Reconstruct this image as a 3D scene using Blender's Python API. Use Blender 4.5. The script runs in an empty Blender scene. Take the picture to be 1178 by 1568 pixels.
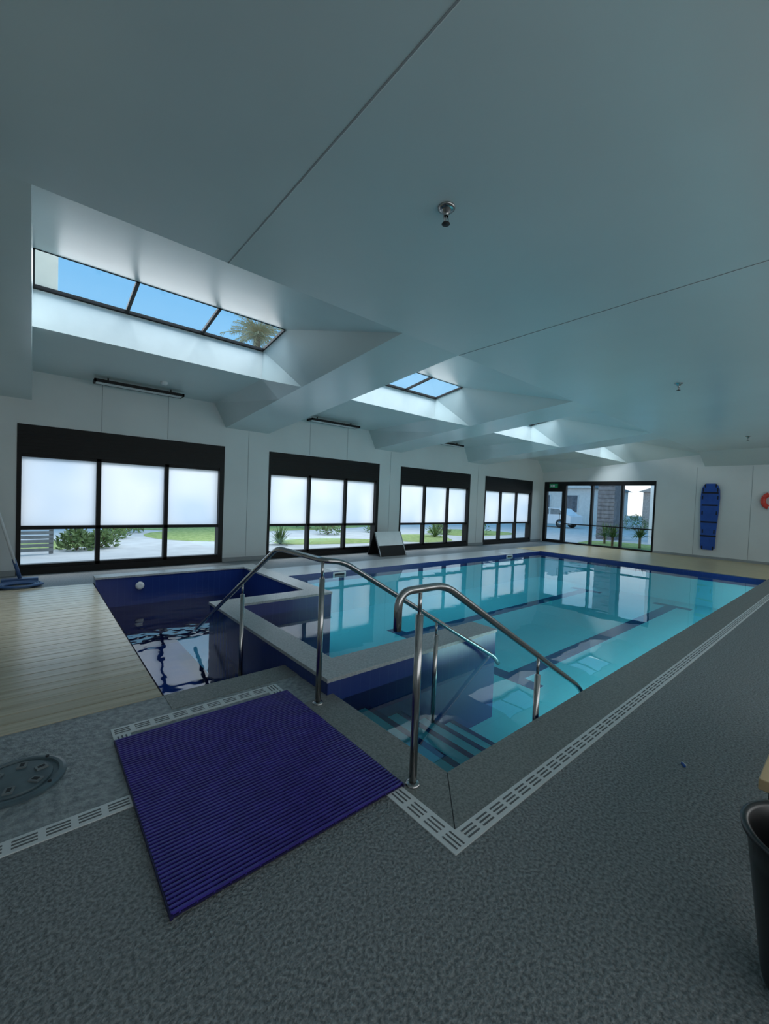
import bpy, math, random
from mathutils import Vector, Matrix
random.seed(7)
scene = bpy.context.scene
try:
    scene.view_settings.view_transform = 'Standard'
except Exception: pass

# ------------------------------------------------------------ materials
def new_mat(name):
    m = bpy.data.materials.new(name); m.use_nodes = True
    return m, m.node_tree, m.node_tree.nodes['Principled BSDF']
def mat(name, col, rough=0.6, metal=0.0, var=0.0, vscale=5.0, bump=0.0, bscale=60.0, col2=None, spec=0.5, detail=4, coat=0):
    m, nt, b = new_mat(name)
    b.inputs['Base Color'].default_value = (*col, 1)
    b.inputs['Roughness'].default_value = rough
    b.inputs['Metallic'].default_value = metal
    b.inputs['Specular IOR Level'].default_value = spec
    b.inputs['Coat Weight'].default_value = coat
    tc = nt.nodes.new('ShaderNodeTexCoord')
    n = nt.nodes.new('ShaderNodeTexNoise'); n.inputs['Scale'].default_value = vscale; n.inputs['Detail'].default_value = detail
    nt.links.new(tc.outputs['Object'], n.inputs['Vector'])
    r = nt.nodes.new('ShaderNodeValToRGB')
    c2 = col2 if col2 else tuple(min(1, c*(1+var)) for c in col)
    c1 = col if col2 else tuple(c*(1-var) for c in col)
    r.color_ramp.elements[0].position = 0.35; r.color_ramp.elements[1].position = 0.65
    r.color_ramp.elements[0].color = (*c1, 1); r.color_ramp.elements[1].color = (*c2, 1)
    nt.links.new(n.outputs['Fac'], r.inputs['Fac']); nt.links.new(r.outputs['Color'], b.inputs['Base Color'])
    if bump > 0:
        n2 = nt.nodes.new('ShaderNodeTexNoise'); n2.inputs['Scale'].default_value = bscale; n2.inputs['Detail'].default_value = 3
        nt.links.new(tc.outputs['Object'], n2.inputs['Vector'])
        bp = nt.nodes.new('ShaderNodeBump'); bp.inputs['Strength'].default_value = bump; bp.inputs['Distance'].default_value = 0.01
        nt.links.new(n2.outputs['Fac'], bp.inputs['Height']); nt.links.new(bp.outputs['Normal'], b.inputs['Normal'])
    return m
def tile_mat(name, col, col2, grout, size=0.3, rough=0.25):
    m, nt, b = new_mat(name)
    b.inputs['Roughness'].default_value = rough
    tc = nt.nodes.new('ShaderNodeTexCoord')
    sep = nt.nodes.new('ShaderNodeSeparateXYZ'); nt.links.new(tc.outputs['Object'], sep.inputs[0])
    outs = []
    for ax in ('X', 'Y'):
        mo = nt.nodes.new('ShaderNodeMath'); mo.operation = 'PINGPONG'; mo.inputs[1].default_value = size/2
        ad = nt.nodes.new('ShaderNodeMath'); ad.operation = 'ADD'; ad.inputs[1].default_value = size/2+0.0137+100*size
        nt.links.new(sep.outputs[ax], ad.inputs[0]); nt.links.new(ad.outputs[0], mo.inputs[0])
        outs.append(mo)
    mn = nt.nodes.new('ShaderNodeMath'); mn.operation = 'MINIMUM'
    nt.links.new(outs[0].outputs[0], mn.inputs[0]); nt.links.new(outs[1].outputs[0], mn.inputs[1])
    lt = nt.nodes.new('ShaderNodeMath'); lt.operation = 'LESS_THAN'; lt.inputs[1].default_value = 0.004
    nt.links.new(mn.outputs[0], lt.inputs[0])
    n = nt.nodes.new('ShaderNodeTexNoise'); n.inputs['Scale'].default_value = 2.0
    nt.links.new(tc.outputs['Object'], n.inputs['Vector'])
    mx = nt.nodes.new('ShaderNodeMix'); mx.data_type = 'RGBA'
    mx.inputs['A'].default_value = (*col, 1); mx.inputs['B'].default_value = (*col2, 1)
    nt.links.new(n.outputs['Fac'], mx.inputs['Factor'])
    mx2 = nt.nodes.new('ShaderNodeMix'); mx2.data_type = 'RGBA'; mx2.inputs['B'].default_value = (*grout, 1)
    nt.links.new(mx.outputs['Result'], mx2.inputs['A']); nt.links.new(lt.outputs[0], mx2.inputs['Factor'])
    nt.links.new(mx2.outputs['Result'], b.inputs['Base Color'])
    return m
def wood_mat(name, c1, c2, rough=0.3, axis='X'):
    m, nt, b = new_mat(name)
    b.inputs['Roughness'].default_value = rough
    tc = nt.nodes.new('ShaderNodeTexCoord'); mp = nt.nodes.new('ShaderNodeMapping')
    mp.inputs['Scale'].default_value = (0.6, 14, 14) if axis == 'X' else (14, 0.6, 14)
    nt.links.new(tc.outputs['Object'], mp.inputs['Vector'])
    n = nt.nodes.new('ShaderNodeTexNoise'); n.inputs['Scale'].default_value = 1.5; n.inputs['Detail'].default_value = 6
    nt.links.new(mp.outputs['Vector'], n.inputs['Vector'])
    r = nt.nodes.new('ShaderNodeValToRGB'); r.color_ramp.elements[0].position = .3; r.color_ramp.elements[1].position = .7
    r.color_ramp.elements[0].color = (*c1, 1); r.color_ramp.elements[1].color = (*c2, 1)
    nt.links.new(n.outputs['Fac'], r.inputs['Fac']); nt.links.new(r.outputs['Color'], b.inputs['Base Color'])
    return m
def see_through(name, tint, ior, rough=0.0, bump=0.0, bscale=3.0):
    m = bpy.data.materials.new(name); m.use_nodes = True; nt = m.node_tree; nt.nodes.clear()
    o = nt.nodes.new('ShaderNodeOutputMaterial'); mix = nt.nodes.new('ShaderNodeMixShader')
    t = nt.nodes.new('ShaderNodeBsdfTransparent'); t.inputs['Color'].default_value = (*tint, 1)
    g = nt.nodes.new('ShaderNodeBsdfGlossy'); g.inputs['Roughness'].default_value = rough
    f = nt.nodes.new('ShaderNodeFresnel'); f.inputs['IOR'].default_value = ior
    nt.links.new(f.outputs[0], mix.inputs[0]); nt.links.new(t.outputs[0], mix.inputs[1]); nt.links.new(g.outputs[0], mix.inputs[2])
    nt.links.new(mix.outputs[0], o.inputs['Surface'])
    if bump > 0:
        tc = nt.nodes.new('ShaderNodeTexCoord'); n = nt.nodes.new('ShaderNodeTexNoise')
        n.inputs['Scale'].default_value = bscale; n.inputs['Detail'].default_value = 2
        nt.links.new(tc.outputs['Object'], n.inputs['Vector'])
        bp = nt.nodes.new('ShaderNodeBump'); bp.inputs['Strength'].default_value = 1; bp.inputs['Distance'].default_value = bump
        nt.links.new(n.outputs['Fac'], bp.inputs['Height'])
        nt.links.new(bp.outputs['Normal'], g.inputs['Normal']); nt.links.new(bp.outputs['Normal'], f.inputs['Normal'])
    return m
def frosted(name):
    m = bpy.data.materials.new(name); m.use_nodes = True; nt = m.node_tree; nt.nodes.clear()
    o = nt.nodes.new('ShaderNodeOutputMaterial'); mix = nt.nodes.new('ShaderNodeMixShader')
    t = nt.nodes.new('ShaderNodeBsdfTranslucent')
    tc = nt.nodes.new('ShaderNodeTexCoord'); n = nt.nodes.new('ShaderNodeTexNoise'); n.inputs['Scale'].default_value = .9; n.inputs['Detail'].default_value = 1
    nt.links.new(tc.outputs['Object'], n.inputs['Vector'])
    r = nt.nodes.new('ShaderNodeValToRGB'); r.color_ramp.elements[0].position = .3; r.color_ramp.elements[1].position = .7
    r.color_ramp.elements[0].color = (.58, .66, .74, 1); r.color_ramp.elements[1].color = (.82, .82, .81, 1)
    nt.links.new(n.outputs['Fac'], r.inputs['Fac']); nt.links.new(r.outputs['Color'], t.inputs['Color'])
    g = nt.nodes.new('ShaderNodeBsdfGlossy'); g.inputs['Roughness'].default_value = .3
    mix.inputs[0].default_value = .04
    nt.links.new(t.outputs[0], mix.inputs[1]); nt.links.new(g.outputs[0], mix.inputs[2]); nt.links.new(mix.outputs[0], o.inputs['Surface'])
    return m

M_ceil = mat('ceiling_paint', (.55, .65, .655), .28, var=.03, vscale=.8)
M_wall = mat('wall_panel_paint', (.68, .72, .72), .45, var=.03, vscale=1)
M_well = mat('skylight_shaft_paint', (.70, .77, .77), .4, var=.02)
M_black = mat('black_aluminium', (.006, .0065, .007), .5, var=.1, spec=.3)
M_rubber = mat('grey_rubber_floor', (.105, .12, .125), .5, col2=(.29, .315, .32), vscale=75, bump=1.0, bscale=75)
M_stone = mat('textured_grey_floor', (.17, .20, .21), .45, col2=(.34, .375, .385), vscale=26, bump=.9, bscale=50)
M_coping = mat('stone_coping', (.14, .155, .15), .45, col2=(.25, .265, .255), vscale=80, bump=.4, bscale=80)
M_copl = mat('light_granite_coping', (.30, .33, .34), .35, col2=(.45, .48, .49), vscale=60, bump=.1)
M_wood = wood_mat('timber_deck', (.46, .40, .29), (.66, .59, .44), .22, 'X')
M_wood2 = wood_mat('timber_deck_far', (.55, .44, .25), (.68, .56, .34), .35, 'Y')
M_bench = wood_mat('bench_timber', (.5, .36, .2), (.65, .48, .28), .4, 'X')
M_navy = tile_mat('navy_mosaic_tile', (.010, .028, .15), (.015, .04, .20), (.018, .045, .19), .1, .2)
M_spa = tile_mat('spa_blue_tile', (.015, .05, .22), (.02, .07, .28), (.03, .08, .27), .1, .2)
M_cyan = tile_mat('aqua_pool_tile', (.16, .64, .76), (.22, .70, .80), (.18, .62, .74), .3, .3)
M_steel = mat('brushed_stainless', (.42, .42, .42), .2, 1.0, var=.05, vscale=30)
M_white = mat('white_plastic', (.66, .70, .71), .4, var=.03)
M_slot = mat('grate_slot', (.12, .13, .135), .7, var=.1)
M_dark = mat('dark_slot', (.02, .022, .025), .7, var=.1)
M_mat = mat('violet_blue_vinyl', (.050, .035, .27), .30, var=.15, vscale=12)
M_mat2 = mat('violet_vinyl_base', (.010, .007, .065), .5, var=.2, vscale=12)
M_lid = mat('manhole_plastic', (.07, .105, .125), .35, col2=(.10, .15, .17), vscale=10)
M_lug = mat('manhole_lug', (.16, .19, .20), .4, var=.1)
M_blue = mat('rescue_board_blue', (.015, .08, .38), .35, var=.1)
M_strap = mat('black_strap', (.01, .012, .02), .8, var=.1)
M_red = mat('lifebuoy_red', (.7, .06, .04), .4, var=.05)
M_green = mat('exit_sign_green', (.02, .35, .15), .4, var=.05)
M_grey = mat('grey_panel', (.30, .33, .34), .5, var=.05)
M_binb = mat('black_bin_plastic', (.010, .011, .012), .28, var=.1)
M_glass = see_through('clear_glass', (.93, .96, .96), 1.4)
M_sky = see_through('skylight_glass', (.95, .98, 1.0), 1.3)
M_water = see_through('pool_water', (.66, .94, .97), 1.55, 0.0, .0024, 1.6)
M_water2 = see_through('spa_water', (.60, .80, .95), 2.3, 0.0, .011, 2.6)
M_frost = frosted('frosted_glass')
M_grass = mat('lawn_grass', (.20, .29, .07), .9, col2=(.38, .44, .15), vscale=9, bump=1, bscale=60)
M_conc = mat('garden_concrete', (.54, .54, .52), .9, var=.08, vscale=2)
M_leaf = mat('leaf_green', (.06, .12, .03), .6, col2=(.16, .24, .07), vscale=6)
M_palm = mat('palm_frond', (.42, .38, .18), .6, col2=(.60, .50, .28), vscale=3)
M_trunk = mat('palm_trunk', (.20, .14, .08), .9, var=.3, bump=1, bscale=15)
M_house = mat('rendered_house', (.74, .72, .69), .8, var=.05)
M_roof = mat('roof_tiles', (.16, .15, .15), .8, var=.15)
M_clad = mat('dark_cladding', (.12, .13, .15), .7, var=.2)
M_beige = mat('beige_render', (.30, .31, .27), .8, var=.05)
M_car = mat('car_paint_white', (.75, .76, .78), .2, var=.01)
M_tyre = mat('tyre_rubber', (.02, .02, .02), .8, var=.1)
M_hose = mat('blue_hose', (.03, .08, .2), .4, var=.1)
M_fence = mat('fence_slats', (.22, .23, .23), .7, var=.15)
M_brick = mat('pale_brick', (.55, .44, .38), .85, var=.15, vscale=9)

# ------------------------------------------------------------ mesh builder
class MB:
    def __init__(s): s.v=[]; s.f=[]; s.m=[]; s.s=[]; s.mats=[]
    def mi(s, m):
        if m not in s.mats: s.mats.append(m)
        return s.mats.index(m)
    def add(s, vs, fs, m, M=None, smooth=False):
        o = len(s.v); k = s.mi(m)
        for v in vs:
            v = Vector(v)
            s.v.append(tuple(M @ v) if M else tuple(v))
        for f in fs:
            s.f.append([o+i for i in f]); s.m.append(k); s.s.append(smooth)
    def box(s, x0, x1, y0, y1, z0, z1, m, M=None):
        vs = [(x0,y0,z0),(x1,y0,z0),(x1,y1,z0),(x0,y1,z0),(x0,y0,z1),(x1,y0,z1),(x1,y1,z1),(x0,y1,z1)]
        fs = [(0,3,2,1),(4,5,6,7),(0,1,5,4),(1,2,6,5),(2,3,7,6),(3,0,4,7)]
        s.add(vs, fs, m, M)
    def poly(s, vs, m, M=None): s.add(vs, [tuple(range(len(vs)))], m, M)
    def lathe(s, prof, m, M=None, n=32, smooth=True):
        vs=[]; fs=[]
        for (r,z) in prof:
            for i in range(n):
                a=2*math.pi*i/n; vs.append((r*math.cos(a), r*math.sin(a), z))
        for j in range(len(prof)-1):
            for i in range(n):
                k=(i+1)%n
                fs.append((j*n+i, j*n+k, (j+1)*n+k, (j+1)*n+i))
        s.add(vs, fs, m, M, smooth)
    def cyl(s, c, r, z0, z1, m, n=24, M=None):
        T = Matrix.Translation(Vector((c[0], c[1], 0)))
        if M: T = M @ T
        s.lathe([(0.0001,z0),(r,z0),(r,z1),(0.0001,z1)], m, T, n, False)
    def tube(s, path, r, m, n=12, closed=False, r2=None):
        P=[Vector(p) for p in path]; N=len(P); vs=[]; fs=[]
        up=None
        for i in range(N):
            if closed: t=(P[(i+1)%N]-P[i-1])
            else: t=P[min(i+1,N-1)]-P[max(i-1,0)]
            t.normalize()
            if up is None:
                up = Vector((0,0,1)) if abs(t.z)<.9 else Vector((1,0,0))
            a = (up - t*up.dot(t)).normalized(); b=t.cross(a); up=a
            rr = r if r2 is None else r+(r2-r)*i/(N-1)
            for k in range(n):
                th=2*math.pi*k/n
                vs.append(P[i]+(a*math.cos(th)+b*math.sin(th))*rr)
        for i in range(N if closed else N-1):
            j=(i+1)%N
            for k in range(n):
                l=(k+1)%n
                fs.append((i*n+k, i*n+l, j*n+l, j*n+k))
        if not closed:
            fs.append(tuple(range(n))[::-1]); fs.append(tuple((N-1)*n+k for k in range(n)))
        s.add(vs, fs, m, None, True)
    def obj(s, name, bevel=0, parent=None):
        me=bpy.data.meshes.new(name); me.from_pydata(s.v,[],s.f)
        for m in s.mats: me.materials.append(m)
        for p,k,sm in zip(me.polygons,s.m,s.s): p.material_index=k; p.use_smooth=sm
        me.update()
        o=bpy.data.objects.new(name,me); scene.collection.objects.link(o)
        if bevel:
            b=o.modifiers.new('bev','BEVEL'); b.width=bevel; b.segments=2; b.limit_method='ANGLE'
        if parent: o.parent=parent
        return o
def fillet(path, r, n=8):
    P=[Vector(p) for p in path]; out=[P[0]]
    for i in range(1,len(P)-1):
        a=P[i-1]-P[i]; b=P[i+1]-P[i]
        la=min(r,a.length*.49); lb=min(r,b.length*.49)
        p0=P[i]+a.normalized()*la; p2=P[i]+b.normalized()*lb
        for k in range(n+1):
            t=k/n; out.append(p0*(1-t)**2+P[i]*2*t*(1-t)+p2*t*t)
    out.append(P[-1]); return out

XL,XR,YB,YW = -2.6,16.8,-2.6,9.2
# ------------------------------------------------------------ floor
mb=MB()
mb.box(XL,XR,YB,1.45,-.12,0,M_rubber)
mb.box(XL,1.77,1.45,2.2,-.12,0,M_rubber)
mb.box(XL,.39,2.2,3.3,-.12,0,M_stone)
mb.box(.39,1.77,2.2,2.6,-.12,0,M_rubber)
mb.box(.39,1.72,2.6,3.3,-.12,0,M_stone)
mb.box(XL,XR,7.94,YW+.25,-.12,0,M_rubber)
mb.box(3.36,12.9,7.05,7.94,-.12,0,M_copl)
mb.box(12.9,XR,1.45,7.94,-.12,-.02,M_rubber)
mb.box(XL,.74,3.3,7.94,-.12,-.02,M_dark)
mb.box(1.77,12.9,1.16,1.45,-.02,.004,M_coping)
mb.box(1.49,1.77,1.16,2.6,-.02,.004,M_coping)
mb.box(.75,1.72,3.05,3.3,-.02,.004,M_coping)
Mj=Matrix.Translation((1.49,1.16,0))@Matrix.Rotation(math.atan2(.29,.28),4,'Z')
mb.box(0,.40,-.0025,.0025,.0035,.0048,M_dark,Mj)
mb.obj('floor')
mb=MB()
y=3.3; i=0
while y<7.92:
    w=min(.136,7.93-y)
    mb.box(XL,.74,y+.003,y+w-.003,-.02,.004+random.uniform(-.0006,.0006),M_wood); y+=.14
mb.obj('timber_deck')
mb=MB(); x=12.92
while x<16.75:
    mb.box(x,min(x+.136,XR-.02),1.45,7.93,-.02,.012,M_wood2); x+=.14
mb.box(12.9,12.925,1.45,7.05,-.019,.013,M_slot)
mb.obj('timber_deck')
# ------------------------------------------------------------ pool basin
ZB=-.85; ZWt=-.065
mb=MB()
mb.poly([(1.77,1.45,ZB),(12.9,1.45,ZB),(12.9,7.05,ZB),(1.77,7.05,ZB)],M_cyan)
def wallx(y,x0,x1,z0,z1,m,flip=False): mb.poly([(x0,y,z0),(x1,y,z0),(x1,y,z1),(x0,y,z1)],m)
def wally(x,y0,y1,z0,z1,m): mb.poly([(x,y0,z0),(x,y1,z0),(x,y1,z1),(x,y0,z1)],m)
BAND=-.2
for (f,a) in ((wallx,(1.453,1.77,12.9)),(wallx,(7.046,3.35,12.9)),(wally,(12.896,1.45,7.05)),(wally,(1.773,1.45,2.6))):
    f(*a,ZB,BAND,M_cyan); f(*a,BAND,-.001,M_navy)
for yy in (3.05,5.15):
    mb.box(4.9,12.2,yy-.12,yy+.12,ZB,ZB+.004,M_navy)
    for xx in (4.9,12.0): mb.box(xx,xx+.22,yy-.4,yy+.4,ZB,ZB+.0045,M_navy)
for xx in (4.85,11.1):
    mb.box(xx-.16,xx+.16,7.035,7.05,-.14,-.015,M_white); mb.box(xx-.12,xx+.12,7.03,7.036,-.12,-.045,M_dark)
    mb.box(xx-.13,xx+.13,7.12,7.38,0,.006,M_white)
mb.obj('swimming_pool')
mb=MB(); zt=-.2; x=1.775
for i in range(4):
    mb.box(x,x+.36,1.46,2.59,ZB+.001,zt,M_cyan)
    mb.box(x+.31,x+.363,1.46,2.59,zt-.04,zt+.003,M_navy)
    x+=.36; zt-=.155
mb.obj('pool_steps')
# ------------------------------------------------------------ raised walls
mb=MB()
def rw(x0,x1,y0,y1,zb=-1.2):
    mb.box(x0,x1,y0,y1,zb,.10,M_navy)
segs=[(1.72,1.97,2.6,5.35),(1.97,3.9,2.6,2.92),(1.97,3.35,5.05,5.35),(3.08,3.35,5.35,7.93),(.75,3.08,7.68,7.93)]
for s in segs: rw(*s)
def cp(x0,x1,y0,y1): mb.box(x0,x1,y0,y1,.10,.13,M_copl)
cp(1.71,1.97,2.93,5.04); cp(1.71,3.91,2.59,2.93); cp(1.71,3.36,5.04,5.36); cp(3.07,3.36,5.36,7.67); cp(.745,3.36,7.67,7.94)
mb.obj('raised_pool_wall')
mb=MB(); ZS=-1.1
mb.poly([(.75,3.3,ZS),(3.08,3.3,ZS),(3.08,7.68,ZS),(.75,7.68,ZS)],M_spa)
mb.poly([(.753,3.3,ZS),(.753,7.68,ZS),(.753,7.68,-.001),(.753,3.3,-.001)],M_spa)
mb.poly([(.75,3.303,ZS),(1.72,3.303,ZS),(1.72,3.303,-.001),(.75,3.303,-.001)],M_spa)
zt=-.6; y=3.31
for i in range(2):
    mb.box(.76,1.71,y,y+.3,ZS,zt,M_spa); y+=.3; zt-=.2
T=Matrix.Translation((1.35,7.675,-.05))@Matrix.Rotation(math.pi/2,4,'X')
mb.lathe([(.001,.02),(.03,.025),(.06,.02),(.065,.0)],M_white,T,20)
mb.obj('plunge_pool')
mb=MB()
mb.poly([(1.77,1.45,ZWt),(12.9,1.45,ZWt),(12.9,5.05,ZWt),(1.77,5.05,ZWt)],M_water)
mb.poly([(3.35,5.05,ZWt),(12.9,5.05,ZWt),(12.9,7.05,ZWt),(3.35,7.05,ZWt)],M_water)
mb.obj('pool_water')
mb=MB(); z=-.36
mb.poly([(.75,3.3,z),(1.72,3.3,z),(1.72,7.68,z),(.75,7.68,z)],M_water2)
mb.poly([(1.72,5.35,z),(3.08,5.35,z),(3.08,7.68,z),(1.72,7.68,z)],M_water2)
mb.obj('plunge_pool_water')

# ------------------------------------------------------------ drains
def drain(x0,x1,y0,y1,name='floor_drain_grate'):
    mb=MB()
    mb.box(x0,x1,y0,y1,-.01,.005,M_white)
    L = (x1-x0)>(y1-y0)
    n=int(((x1-x0) if L else (y1-y0))/.11)
    n=max(n,1); step=((x1-x0) if L else (y1-y0))/n
    w=(y1-y0) if L else (x1-x0)
    for i in range(n):
        a=(x0 if L else y0)+i*step+.014; b=a+step-.028
        for k in range(3):
            c=(y0 if L else x0)+w*(.27+.23*k)
            if L: mb.box(a,b,c-.0042,c+.0042,.004,.0065,M_slot)
            else: mb.box(c-.0042,c+.0042,a,b,.004,.0065,M_slot)
    return mb.obj(name)
drain(1.49,15.5,1.07,1.16)
drain(1.386,1.49,1.07,3.0)
drain(.385,1.386,2.9,3.0)
drain(XL+.05,.385,2.2,2.29)
drain(.385,.475,2.2,2.9)

# ------------------------------------------------------------ ribbed mat
mb=MB()
mb.box(.385,1.495,1.515,2.825,.007,.014,M_mat2)
y=1.52
while y<2.815:
    mb.box(.385,1.495,y,y+.010,.014,.024,M_mat); y+=.0215
x=.41
while x<1.49:
    mb.box(x,x+.006,1.515,2.825,.0135,.018,M_mat); x+=.06
mb.box(.380,.390,1.51,2.83,.006,.02,M_mat2); mb.box(1.49,1.5,1.51,2.83,.006,.02,M_mat2)
mb.obj('ribbed_floor_mat')

# ------------------------------------------------------------ handrails
R=.021
mb=MB()
pth=fillet([(1.395,1.5,.85),(1.395,1.5,1.045),(1.74,1.5,1.045),(3.47,1.5,.02),(3.62,1.5,-.12)],.09)
mb.tube(pth,R,M_steel,16)
for (x,y,z0,z1) in ((1.55,1.5,0,1.03),(2.8,1.5,-.6,.40)):
    mb.tube([(x,y,z0),(x,y,z1-.12)],.021,M_steel,16); mb.tube([(x,y,z1-.14),(x,y,z1)],.011,M_steel,12)
mb.lathe([(.04,0.004),(.04,.010),(.03,.016),(.021,.018)],M_steel,Matrix.Translation((1.55,1.5,0)),24)
mb.obj('stainless_handrail')
mb=MB()
pth=fillet([(1.6,5.5,-.24),(1.6,5.36,-.16),(1.6,3.27,1.055),(1.6,2.5,1.05),(1.75,2.5,1.035),(3.74,2.5,-.11),(3.82,2.5,-.2)],.10)
mb.tube(pth,R,M_steel,16)
for (x,y,z0,z1) in ((1.6,2.54,0,1.04),(1.6,4.0,-.9,.63),(2.81,2.5,-.6,.41)):
    mb.tube([(x,y,z0),(x,y,z1-.12)],.021,M_steel,16); mb.tube([(x,y,z1-.14),(x,y,z1)],.011,M_steel,12)
mb.lathe([(.04,0.004),(.04,.010),(.03,.016),(.021,.018)],M_steel,Matrix.Translation((1.6,2.54,0)),24)
mb.obj('stainless_handrail')

# ------------------------------------------------------------ ceiling
CZ=3.42; RIM1=2.95; SOF=3.44
mb=MB()
Y0=3.55
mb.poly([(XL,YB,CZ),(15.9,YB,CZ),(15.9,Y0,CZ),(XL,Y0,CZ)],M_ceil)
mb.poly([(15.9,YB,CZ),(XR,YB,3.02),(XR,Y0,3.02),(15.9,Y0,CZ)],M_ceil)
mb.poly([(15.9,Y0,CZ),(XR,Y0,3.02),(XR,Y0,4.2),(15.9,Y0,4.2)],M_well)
def beam(x0,x1): mb.poly([(x0,Y0,CZ),(x1,Y0,CZ),(x1,YW,RIM1),(x0,YW,RIM1)],M_ceil)
beam(XL,-.03)
for k in range(4):
    x0=4.22*k-.03; last=(k==3)
    xb=x0+3.23 if not last else XR; xa=x0+2.58 if not last else XR-.9; xc=x0+2.92 if not last else XR-.5
    def rz(y): return CZ+(RIM1-CZ)*(y-Y0)/(YW-Y0)
    YN,YF=5.87,6.67; ZN,ZF=4.03,3.91
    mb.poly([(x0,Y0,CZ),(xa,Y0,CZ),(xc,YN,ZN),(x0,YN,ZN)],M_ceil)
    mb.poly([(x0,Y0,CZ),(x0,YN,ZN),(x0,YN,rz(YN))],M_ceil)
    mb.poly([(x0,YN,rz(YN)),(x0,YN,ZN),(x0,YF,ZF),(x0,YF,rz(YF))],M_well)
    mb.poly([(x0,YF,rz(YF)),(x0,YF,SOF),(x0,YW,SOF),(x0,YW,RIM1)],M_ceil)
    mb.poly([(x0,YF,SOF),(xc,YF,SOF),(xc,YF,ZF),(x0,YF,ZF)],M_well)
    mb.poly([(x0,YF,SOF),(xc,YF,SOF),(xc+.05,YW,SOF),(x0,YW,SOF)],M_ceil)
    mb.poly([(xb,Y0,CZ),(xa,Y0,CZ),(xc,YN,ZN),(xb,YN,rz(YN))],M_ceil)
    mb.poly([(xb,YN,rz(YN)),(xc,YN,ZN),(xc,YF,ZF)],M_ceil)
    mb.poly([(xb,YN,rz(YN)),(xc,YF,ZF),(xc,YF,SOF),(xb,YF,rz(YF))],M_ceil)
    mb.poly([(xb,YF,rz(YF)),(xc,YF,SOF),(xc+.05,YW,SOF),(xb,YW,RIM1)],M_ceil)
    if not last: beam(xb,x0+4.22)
mb.obj('ceiling')
for n_,xx in enumerate((1.216,4.2)):
    mb=MB(); mb.box(xx-.004,xx+.004,YB,Y0,CZ-.003,CZ,M_grey); mb.box(xx+.004,xx+.008,YB,Y0,CZ-.004,CZ,M_well); mb.obj('trim_%d'%(n_+1))
for k in range(4):
    x0=4.22*k-.03; xe=x0+2.92 if k<3 else XR-.5
    mb=MB(); YN,YF=5.87,6.67; ZN,ZF=4.03,3.91
    mb.poly([(x0,YF,ZF),(xe,YF,ZF),(xe,YN,ZN),(x0,YN,ZN)],M_sky)
    sl=(ZF-ZN)/(YF-YN)
    def bar(xa,xb,ya,yb,t=.02):
        za=ZN+sl*(ya-YN); zb=ZN+sl*(yb-YN)
        vs=[(xa,ya,za-t),(xb,ya,za-t),(xb,yb,zb-t),(xa,yb,zb-t),(xa,ya,za+.02),(xb,ya,za+.02),(xb,yb,zb+.02),(xa,yb,zb+.02)]
        mb.add(vs,[(0,3,2,1),(4,5,6,7),(0,1,5,4),(1,2,6,5),(2,3,7,6),(3,0,4,7)],M_black)
    bar(x0,xe,YF-.04,YF); bar(x0,x0+.02,YN,YF); bar(xe-.02,xe,YN,YF); bar(x0,xe,YN,YN+.015,.004)
    for q in (1/3,2/3):
        xm=x0+(xe-x0)*q; bar(xm-.02,xm+.02,YN,YF)
    mb.obj('skylight')
# ------------------------------------------------------------ walls
wins=[(-.21,3.19),(4.22,7.6),(8.44,11.8),(12.68,15.98)]
mb=MB(); T=.25
prev=XL
for a,b in wins:
    mb.box(prev,a,YW,YW+T,0,2.54,M_wall); prev=b
mb.box(prev,XR+.25,YW,YW+T,0,2.54,M_wall)
mb.box(XL,XR+.25,YW,YW+T,2.54,4.0,M_wall)
mb.obj('wall_north')
mb=MB()
FY0,FY1=4.91,9.1
mb.box(XR,XR+T,YB,FY0,0,4.2,M_wall); mb.box(XR,XR+T,FY0,YW,2.56,4.2,M_wall); mb.box(XR,XR+T,FY1,YW,0,2.56,M_wall)
mb.obj('wall_east')
mb=MB(); mb.box(XL-.2,XL,YB,YW+.25,0,4,M_wall); mb.obj('wall_west')
mb=MB(); mb.box(XL-.2,XR+.25,YB-.2,YB,0,4,M_wall); mb.obj('wall_south')
n_=3
for xx in (.95,2.05,3.72,5.3,6.45,8.02,12.24):
    mb=MB(); mb.box(xx-.005,xx+.005,YW-.003,YW+.001,2.56 if xx not in (3.72,8.02,12.24) else 0.1,3.42 if xx not in (3.72,8.02,12.24) else 2.93,M_grey); mb.obj('trim_%d'%n_); n_+=1
for yy in (3.75,2.35,1.1):
    mb=MB(); mb.box(XR-.003,XR+.001,yy-.005,yy+.005,.1,3.0,M_grey); mb.obj('trim_%d'%n_); n_+=1
mb=MB()
prev=XL
for a,b in wins+[(XR,XR)]:
    mb.box(prev,a,YW-.015,YW,0.0,.09,M_grey); prev=b
mb.obj('baseboard_north')
mb=MB(); mb.box(XR-.015,XR,YB,FY0,.012,.09,M_grey); mb.obj('baseboard_east')

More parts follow.
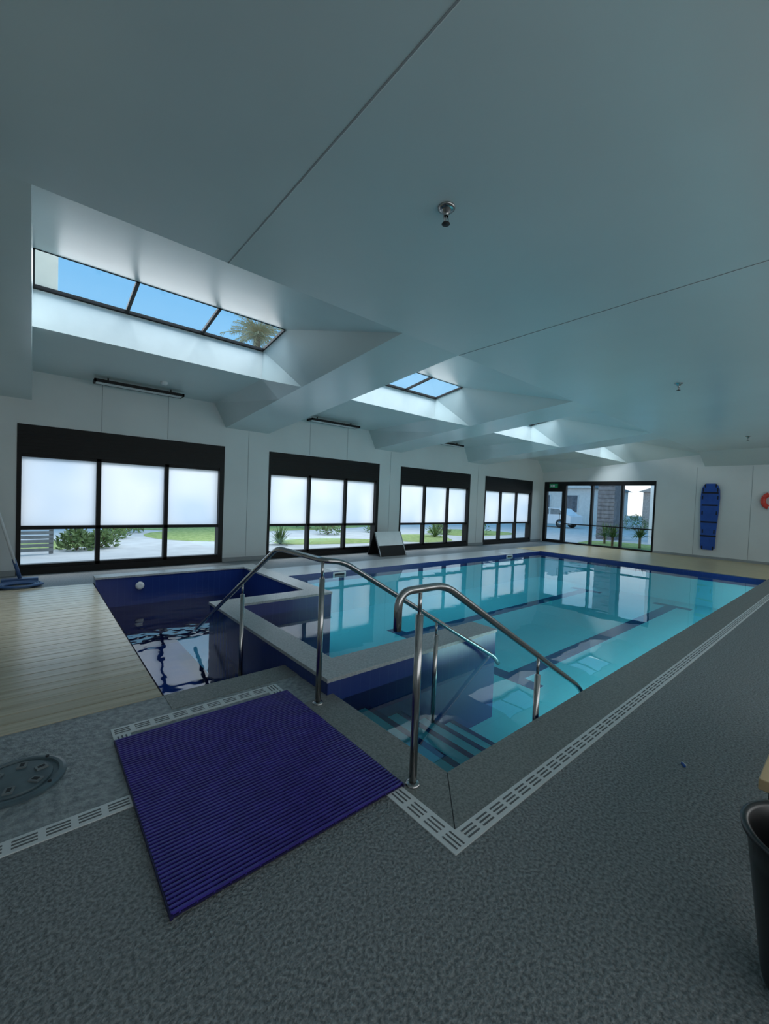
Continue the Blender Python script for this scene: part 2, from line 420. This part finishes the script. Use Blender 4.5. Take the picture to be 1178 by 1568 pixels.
def window(a,b,name):
    mb=MB(); d0,d1=YW+.02,YW+.16
    mb.box(a,b,YW-.01,YW+.2,2.05,2.54,M_black)
    for j in range(6): mb.box(a+.02,b-.02,YW-.018,YW-.008,2.12+j*.06,2.135+j*.06,M_black)
    mb.box(a,b,YW-.01,YW+.2,.0,.12,M_black)
    mb.box(a,a+.06,YW-.01,YW+.2,.12,2.05,M_black); mb.box(b-.10,b,YW-.01,YW+.2,.12,2.05,M_black)
    mb.box(a,b,d0,d1,.77,.83,M_black); mb.box(a,b,d0,d1,2.0,2.05,M_black); mb.box(a,b,d0,d1,.12,.17,M_black)
    for q in (1/3,2/3):
        xm=a+(b-a)*q; mb.box(xm-.035,xm+.035,d0,d1,.12,2.05,M_black)
    yg=YW+.1
    mb.poly([(a,yg,.83),(b,yg,.83),(b,yg,2.05),(a,yg,2.05)],M_frost)
    mb.poly([(a,yg,.12),(b,yg,.12),(b,yg,.77),(a,yg,.77)],M_glass)
    mb.obj(name)
for i,(a,b) in enumerate(wins): window(a,b,'window_%d'%(i+1))
mb=MB(); x0,x1=XR+.0,XR+.14
a,b=FY0,8.22
mb.box(XR-.01,x1,a,b,2.40,2.56,M_black); mb.box(XR-.01,x1,a,b,0,.07,M_black)
mb.box(XR-.01,x1,a,a+.06,.07,2.4,M_black); mb.box(XR-.01,x1,b-.06,b,.07,2.4,M_black)
for q in (1/3,2/3):
    ym=a+(b-a)*q; mb.box(x0,x1,ym-.04,ym+.04,.07,2.4,M_black)
mb.box(x0,x1,a,b,.80,.84,M_black)
mb.poly([(XR+.07,b,.07),(XR+.07,a,.07),(XR+.07,a,2.4),(XR+.07,b,2.4)],M_glass)
mb.obj('window_5')
mb=MB(); a,b=8.225,FY1
mb.box(XR-.01,x1,a,b,2.15,2.56,M_black); mb.box(XR-.01,x1,a,a+.09,0,2.15,M_black); mb.box(XR-.01,x1,b-.12,b,0,2.15,M_black)
mb.box(x0,x1,a,b,0,.12,M_black)
mb.poly([(XR+.07,b,.1),(XR+.07,a,.1),(XR+.07,a,2.2),(XR+.07,b,2.2)],M_glass)
mb.tube([(XR-.05,a+.13,.9),(XR-.05,a+.13,1.25)],.012,M_steel)
mb.box(XR-.05,XR,a+.12,a+.14,.92,.94,M_steel); mb.box(XR-.05,XR,a+.12,a+.14,1.21,1.23,M_steel)
mb.obj('door_1')
mb=MB(); mb.box(XR-.06,XR-.011,8.5,8.85,2.30,2.47,M_green); mb.box(XR-.065,XR-.06,8.62,8.72,2.33,2.43,M_white); mb.box(XR-.065,XR-.06,8.75,8.80,2.34,2.42,M_white)
mb.obj('exit_sign')
# ------------------------------------------------------------ radiant heaters
for k in range(3):
    x=4.22*k+.77; mb=MB(); z=3.33
    mb.box(x,x+1.42,8.60,8.63,z,z+.05,M_black); mb.box(x,x+1.42,8.82,8.85,z,z+.05,M_black)
    mb.box(x,x+.03,8.60,8.85,z,z+.05,M_black); mb.box(x+1.39,x+1.42,8.60,8.85,z,z+.05,M_black)
    mb.box(x+.03,x+1.39,8.64,8.81,z+.0,z+.04,M_white)
    for xx in (x+.2,x+1.2): mb.box(xx,xx+.02,8.72,8.74,z+.04,SOF,M_black)
    mb.obj('ceiling_heater')
mb=MB(); mb.lathe([(.001,-.05),(.04,-.05),(.06,-.02),(.06,0)],M_white,Matrix.Translation((1.75,8.2,SOF)),24); mb.obj('smoke_detector')
for (x,y) in ((2.03,1.875),(7.34,1.93),(13.35,2.0)):
    mb=MB(); Tm=Matrix.Translation((x,y,CZ))@Matrix.Scale(1.25,4)
    mb.lathe([(.001,0),(.045,0),(.045,-.006),(.03,-.012),(.022,-.014),(.02,-.03),(.012,-.032),(.012,-.045)],M_steel,Tm,24)
    for sgn in (-1,1):
        mb.tube([tuple(Tm@Vector(p)) for p in ((sgn*.010,0,-.04),(sgn*.018,0,-.055),(sgn*.014,0,-.07),(0,0,-.08))],.0035,M_steel,8)
    mb.lathe([(.001,-.08),(.02,-.081),(.022,-.085),(.001,-.086)],M_dark,Tm,16)
    mb.tube([tuple(Tm@Vector(p)) for p in ((0,0,-.044),(0,0,-.08))],.0035,M_grey,8)
    mb.obj('sprinkler_head')
# ------------------------------------------------------------ manhole cover
mb=MB(); Tm=Matrix.Translation((-.05,2.74,0))
mb.lathe([(.205,0),(.205,.012),(.19,.018),(.175,.018),(.172,.008),(.15,.008),(.147,.018),(.06,.02),(.001,.02)],M_lid,Tm,48,False)
for i in range(6):
    a=i*math.pi/3+.3; Mi=Tm@Matrix.Rotation(a,4,'Z')
    mb.box(.08,.13,-.02,.02,.018,.027,M_lug,Mi)
    mb.box(.09,.12,-.009,.009,.026,.0285,M_dark,Mi)
for i in range(4):
    Mi=Tm@Matrix.Rotation(i*math.pi/2+.8,4,'Z'); mb.cyl((.182,0),.008,.018,.025,M_dark,12,Mi)
mb.obj('manhole_cover')
# ------------------------------------------------------------ spine board
mb=MB(); yc=3.35
prof=[(.30,.14),(.36,.19),(.9,.20),(1.5,.235),(2.0,.25),(2.25,.235),(2.38,.19),(2.45,.12)]
pts=[(yc-w,z) for z,w in prof]+[(yc+w,z) for z,w in reversed(prof)]
n=len(pts)
vs=[(XR-.08,y,z) for y,z in pts]+[(XR-.025,y,z) for y,z in pts]
fs=[tuple(range(n)),tuple(range(2*n-1,n-1,-1))]+[(i,(i+1)%n,n+(i+1)%n,n+i) for i in range(n)]
mb.add(vs,fs,M_blue)
for z,w in prof[1:-1]:
    for s_ in (-1,1): mb.box(XR-.083,XR-.079,yc+s_*(w-.05)-.017,yc+s_*(w-.05)+.017,z-.06,z+.06,M_strap)
for z in (.75,1.2,1.75,2.15): mb.box(XR-.088,XR-.079,yc-.21,yc+.21,z-.025,z+.025,M_strap)
mb.box(XR-.025,XR-.001,yc-.03,yc+.03,2.2,2.3,M_steel)
mb.obj('spine_board')
mb=MB(); Yc,Zc=1.86,1.93; Rr,r=.21,.065
N=48
for seg in range(8):
    path=[]
    for i in range(7):
        a=2*math.pi*(seg*6+i-3)/N; path.append((XR-.07,Yc+Rr*math.cos(a),Zc+Rr*math.sin(a)))
    mb.tube(path,r,M_white if seg in (2,6) else M_red,14)
mb.obj('lifebuoy')
# ------------------------------------------------------------ leaning sign board
mb=MB(); Mi=Matrix.Translation((7.0,8.3,0))@Matrix.Rotation(math.radians(-24),4,'X')
mb.box(0,.95,0,.03,.0,.70,M_white,Mi)
mb.box(0,.95,-.006,0,.0,.30,M_black,Mi)
mb.box(0,.03,-.008,.032,0,.70,M_grey,Mi); mb.box(.92,.95,-.008,.032,0,.70,M_grey,Mi)
Mi2=Matrix.Translation((7.0,8.82,0))@Matrix.Rotation(math.radians(20),4,'X')
mb.box(0,.95,0,.03,.0,.66,M_black,Mi2)
mb.obj('folding_sign_board')
# ------------------------------------------------------------ pole + hose
mb=MB()
mb.tube([(-.14,8.62,.05),(-.68,9.12,2.1)],.02,M_white,12)
mb.tube([(-.14,8.62,.05),(-.22,8.70,.35)],.025,M_hose,12)
mb.box(-.36,.08,8.55,8.68,.0,.05,M_hose)
for i in range(14): mb.box(-.35+i*.031,-.335+i*.031,8.56,8.67,.0,.02,M_white)
mb.obj('pool_vacuum_pole')
mb=MB(); path=[]
for i in range(140):
    a=i*2*math.pi/35; rr=.14+.025*(i/35); path.append((-.15+rr*math.cos(a)*1.2,8.15+rr*math.sin(a),.025+.004*(i//35)))
mb.tube(path,.017,M_hose,8)
mb.obj('coiled_hose')
# ------------------------------------------------------------ bin and bench
mb=MB()
mb.lathe([(.001,.01),(.135,.01),(.14,.0),(.145,.02),(.19,.38),(.20,.465),(.215,.47),(.217,.485),(.205,.49),(.192,.48),(.18,.38),(.135,.03),(.001,.03)],M_binb,Matrix.Translation((1.87,.02,0)),48)
mb.obj('waste_bin')
mb=MB()
for i in range(3): mb.box(2.22,3.9,-.19+i*.145,-.055+i*.145,.405,.45,M_bench)
for xx in (2.4,3.6):
    mb.box(xx,xx+.06,-.18,.23,.36,.405,M_black)
    for yy in (-.17,.17): mb.box(xx,xx+.05,yy,yy+.05,0,.36,M_black)
mb.obj('wooden_bench',.004)
mb=MB(); mb.box(-.018,.018,-.006,.006,0,.010,M_blue,Matrix.Translation((2.95,.64,0))@Matrix.Rotation(.6,4,'Z')); mb.box(-.006,.02,-.014,-.006,0,.010,M_white,Matrix.Translation((2.95,.64,0))@Matrix.Rotation(.9,4,'Z')); mb.obj('plastic_clip')

# ------------------------------------------------------------ outdoors
mb=MB()
mb.box(-40,120,9.46,90,-.3,-.06,M_conc); mb.box(17.06,120,-60,9.46,-.3,-.06,M_conc)
mb.obj('garden_paving_ground')
def blob(mb,cx,cy,rx,ry,z,m,seed):
    rnd=random.Random(seed); ph=[rnd.uniform(0,6.28) for _ in range(3)]
    pts=[]
    for i in range(40):
        a=2*math.pi*i/40; k=1+.12*math.sin(2*a+ph[0])+.07*math.sin(3*a+ph[1])
        pts.append((cx+rx*k*math.cos(a),cy+ry*k*math.sin(a),z))
    mb.poly(pts,m)
mb=MB()
blob(mb,4.9,16.2,1.7,2.6,-.055,M_grass,1); blob(mb,8.2,12.6,2.0,1.0,-.054,M_grass,11); blob(mb,12.5,12.5,2.0,1.5,-.055,M_grass,2); blob(mb,18,14,2.5,2.2,-.055,M_grass,3)
blob(mb,9,20,6,3,-.054,M_grass,4); blob(mb,-1,14.5,2.0,1.6,-.053,M_grass,9); blob(mb,19.6,6.5,1.6,2.5,-.055,M_grass,8)
mb.obj('lawn')
def bush(name,cx,cy,r,h,n,m,seed):
    rnd=random.Random(seed); mb=MB()
    for _ in range(n):
        a=rnd.uniform(0,6.28); e=rnd.uniform(0,1.5); k=rnd.uniform(.6,1)
        c=Vector((cx+r*k*math.cos(a)*math.cos(e),cy+r*k*math.sin(a)*math.cos(e),-.05+h*k*math.sin(e)))
        s=rnd.uniform(.05,.11); d=Vector((rnd.uniform(-1,1),rnd.uniform(-1,1),rnd.uniform(.0,1.2))).normalized(); p=d.orthogonal().normalized()*s*.35
        mb.add([c,c+d*s+p,c+d*2*s,c+d*s-p],[(0,1,2,3)],m)
    for i in range(6):
        a=i; mb.tube([(cx,cy,-.06),(cx+r*.5*math.cos(a),cy+r*.5*math.sin(a),h*.6)],.012,M_trunk,6)
    return mb.obj(name)
for i,(x,y,r,h) in enumerate([(.85,12.9,.4,.5),(1.4,13.2,.35,.4),(1.9,15.6,.5,.5),(2.6,17.6,.6,.5),(9.6,14.9,.6,.6),(12.6,15.3,.6,.6),(15.4,13.8,.6,.5),(17.6,13.2,.7,.8),(10.5,18,.8,.7)]):
    bush('garden_shrub',x,y,r,h,420,M_leaf,i+20)
def spiky(name,cx,cy,h,n,m,trunk=0,seed=0):
    rnd=random.Random(seed); mb=MB()
    if trunk: mb.tube([(cx,cy,-.06),(cx,cy,trunk)],.05,M_trunk,8)
    for i in range(n):
        a=rnd.uniform(0,6.28); e=rnd.uniform(.2,1.4); L=h*rnd.uniform(.7,1)
        prev=Vector((cx,cy,trunk-.05)); d=Vector((math.cos(a)*math.cos(e),math.sin(a)*math.cos(e),math.sin(e)))
        w=Vector((-math.sin(a),math.cos(a),0))*.025
        p1=prev+d*L*.5; p2=prev+d*L-Vector((0,0,L*.3*(1.5-e)))
        mb.add([prev-w*.5,prev+w*.5,p1+w,p1-w,p2],[(0,1,2,3),(3,2,4)],m)
    return mb.obj(name)
spiky('flax_plant',6.1,12.3,.8,60,M_leaf,0,1); spiky('flax_plant',13.8,12.6,.9,60,M_leaf,0,2)
spiky('cordyline_plant',18.5,6.9,.8,70,M_leaf,.35,3); spiky('cordyline_plant',18.9,6.0,.7,70,M_leaf,.4,4); spiky('cordyline_plant',19.5,7.6,.8,60,M_leaf,.3,5)
mb=MB()
for j in range(6): mb.box(-2.2,.38,12.4,12.43,.0+j*.10,.075+j*.10,M_fence)
for x in (-2.1,-.9,.3): mb.box(x,x+.08,12.43,12.5,-.06,.6,M_fence)
mb.obj('slatted_fence')
mb=MB(); c=Vector((10.45,25.0,11.3))
mb.tube([(10.4,25.2,-.06),(10.35,25.1,4),(10.4,25.05,8),tuple(c)],.28,M_trunk,10,r2=.2)
rnd=random.Random(5)
for i in range(90):
    a=i*2.399; e=rnd.uniform(-.2,1.4); L=rnd.uniform(1.5,2.4); pts=[]
    for k in range(9):
        t=k/8; pts.append(c+Vector((math.cos(a)*math.cos(e)*L*t,math.sin(a)*math.cos(e)*L*t,math.sin(e)*L*t-.9*t*t)))
    side=Vector((-math.sin(a),math.cos(a),0))
    for k in range(1,9):
        p=pts[k]; q=pts[k-1]; d=(p-q)
        for s_ in (-1,1):
            for u in (0,.33,.66):
                b0=q+d*u; tip=b0+side*s_*.42*(1-.5*k/8)+d*.6+Vector((rnd.uniform(-.08,.08),0,rnd.uniform(-.25,.05)))
                mb.add([b0,b0+d*.16,tip],[(0,1,2)],M_palm)
    mb.tube([tuple(p) for p in pts],.02,M_palm,5)
mb.obj('palm_tree')
mb=MB(); mb.box(-.5,.22,7.05,7.45,3.5,5.2,M_beige); mb.box(-.54,.26,7.01,7.49,5.2,5.26,M_beige); mb.obj('rooftop_vent_box')
def house(name,x,y,w,d,h,mw,along='Y'):
    mb=MB()
    mb.box(x,x+d,y,y+w,-.06,h,mw)
    rh=h*.45
    vs=[(x-.3,y-.3,h),(x+d+.3,y-.3,h),(x+d+.3,y+w+.3,h),(x-.3,y+w+.3,h),(x-.3,y+w/2,h+rh),(x+d+.3,y+w/2,h+rh)]
    mb.add(vs,[(0,1,5,4),(2,3,4,5)],M_roof); mb.add(vs,[(0,4,3),(1,2,5)],mw)
    for yy in (y+w*.2,y+w*.62):
        mb.box(x-.03,x+.02,yy,yy+w*.18,h*.35,h*.8,M_clad); mb.box(x-.06,x-.0,yy-.08,yy,h*.33,h*.82,M_white)
    mb.obj(name)
house('neighbouring_house',36,15.2,6,8,3.2,M_house); house('neighbouring_house',38,5,7,8,3.0,M_brick); house('neighbouring_house',36,23.5,7,8,3.4,M_house)
mb=MB(); mb.box(22,23,8.2,9.0,-.06,4.5,M_clad)
for j in range(22): mb.box(21.97,22,8.2,9.0,.05+j*.2,.2+j*.2,M_clad)
mb.box(21.8,24.5,6.4,9.2,4.4,4.6,M_clad)
mb.box(22,22.15,6.5,6.65,-.06,4.4,M_white)
mb.obj('carport_column')
def car(name,x,y,rot,m):
    mb=MB(); Mi=Matrix.Translation((x,y,-.06))@Matrix.Rotation(rot,4,'Z')
    low=[(-2.15,.3),(2.1,.3),(2.15,.6),(2.05,.82),(1.1,.95),(.95,.98),(-1.9,1.0),(-2.15,.9)]
    up=[(1.05,.96),(.35,1.42),(-.2,1.5),(-1.2,1.47),(-1.85,1.0)]
    for pr,wd,mm in ((low,.88,m),(up,.76,m)):
        n=len(pr); vs=[(p[0],-wd,p[1]) for p in pr]+[(p[0],wd,p[1]) for p in pr]
        mb.add(vs,[tuple(range(n)),tuple(range(2*n-1,n-1,-1))]+[(i,(i+1)%n,n+(i+1)%n,n+i) for i in range(n)],mm,Mi)
    for s_ in (-1,1):
        mb.add([(.85,s_*.77,1.0),(.3,s_*.77,1.38),(-.35,s_*.77,1.44),(-.35,s_*.77,1.0)],[(0,1,2,3)],M_fence,Mi)
        mb.add([(-.45,s_*.77,1.0),(-.45,s_*.77,1.44),(-1.15,s_*.77,1.4),(-1.6,s_*.77,1.02)],[(0,1,2,3)],M_fence,Mi)
        for xx in (-1.35,1.35):
            W=Mi@Matrix.Translation((xx,s_*.82,.33))@Matrix.Rotation(math.pi/2,4,'X')
            mb.lathe([(.001,-.1),(.2,-.1),(.33,-.09),(.33,.09),(.2,.1),(.001,.1)],M_tyre,W,24); mb.lathe([(.001,-.11),(.19,-.11),(.001,.0)],M_steel,W,16); mb.lathe([(.001,.11),(.19,.11)],M_steel,W,16)
    mb.obj(name)
car('parked_car',31,16.2,1.5,M_car)
for i,(x,y,r,h) in enumerate([(35,11.5,1.2,1.2),(34.2,19.5,1.3,1.5),(25.8,6.0,.8,.8)]): bush('garden_hedge',x,y,r,h,600,M_leaf,i+70)

# ------------------------------------------------------------ world + lights
w=bpy.data.worlds.new('sky'); scene.world=w; w.use_nodes=True; nt=w.node_tree
bg=nt.nodes['Background']; tc=nt.nodes.new('ShaderNodeTexCoord'); sp=nt.nodes.new('ShaderNodeSeparateXYZ')
rp=nt.nodes.new('ShaderNodeValToRGB'); nt.links.new(tc.outputs['Generated'],sp.inputs[0]); nt.links.new(sp.outputs['Z'],rp.inputs['Fac'])
el=rp.color_ramp.elements
el[0].position=0; el[0].color=(1.0,1.0,1.0,1)
el[1].position=1; el[1].color=(.12,.36,.70,1)
e=el.new(.08); e.color=(.85,.94,1.0,1)
e=el.new(.22); e.color=(.28,.54,.77,1)
e=el.new(.45); e.color=(.12,.37,.66,1)
nt.links.new(rp.outputs['Color'],bg.inputs['Color']); bg.inputs['Strength'].default_value=1.35
def area(name,loc,tgt,sx,sy,e,col=(1,1,1)):
    l=bpy.data.lights.new(name,'AREA'); l.shape='RECTANGLE'; l.size=sx; l.size_y=sy; l.energy=e; l.color=col
    o=bpy.data.objects.new(name,l); scene.collection.objects.link(o); o.location=loc
    d=Vector(tgt)-Vector(loc); o.rotation_euler=d.to_track_quat('-Z','Y').to_euler(); return o
area('daylight_north',(8,14.8,6.5),(8,9.2,1.2),22,4,1150,(1,.98,.96))
for k in range(4):
    area('daylight_above_skylight',(4.22*k+1.5,5.6,7.0),(4.22*k+1.5,6.0,4.0),3.4,3.0,370,(.90,.97,1))
area('added_fill_south',(7,-2.5,1.9),(7,3,2.2),17,1.8,140,(.97,.99,1))  # added fill lamp behind the camera, lifts the room; no south window exists
area('added_pool_fill',(8.3,1.47,-.5),(8.3,4.5,-.5),8.5,.25,52,(.75,1,1))  # added fill hidden under the near coping to brighten basin, not a pool fitting

cam=bpy.data.cameras.new('camera'); co=bpy.data.objects.new('camera',cam); scene.collection.objects.link(co)
right=Vector((.7608,-.6482,.0390)); down=Vector((.0113,-.0469,-.9989)); fwd=Vector((.6489,.7601,-.0284))
fwd.normalize(); right=(right-fwd*right.dot(fwd)).normalized(); up=right.cross(fwd)
M=Matrix((( right.x,up.x,-fwd.x,0),(right.y,up.y,-fwd.y,0),(right.z,up.z,-fwd.z,1.5),(0,0,0,1)))
co.matrix_world=M
cam.sensor_fit='VERTICAL'; cam.sensor_height=24; cam.lens=24*632/1568; cam.clip_start=.02; cam.clip_end=500
scene.camera=co
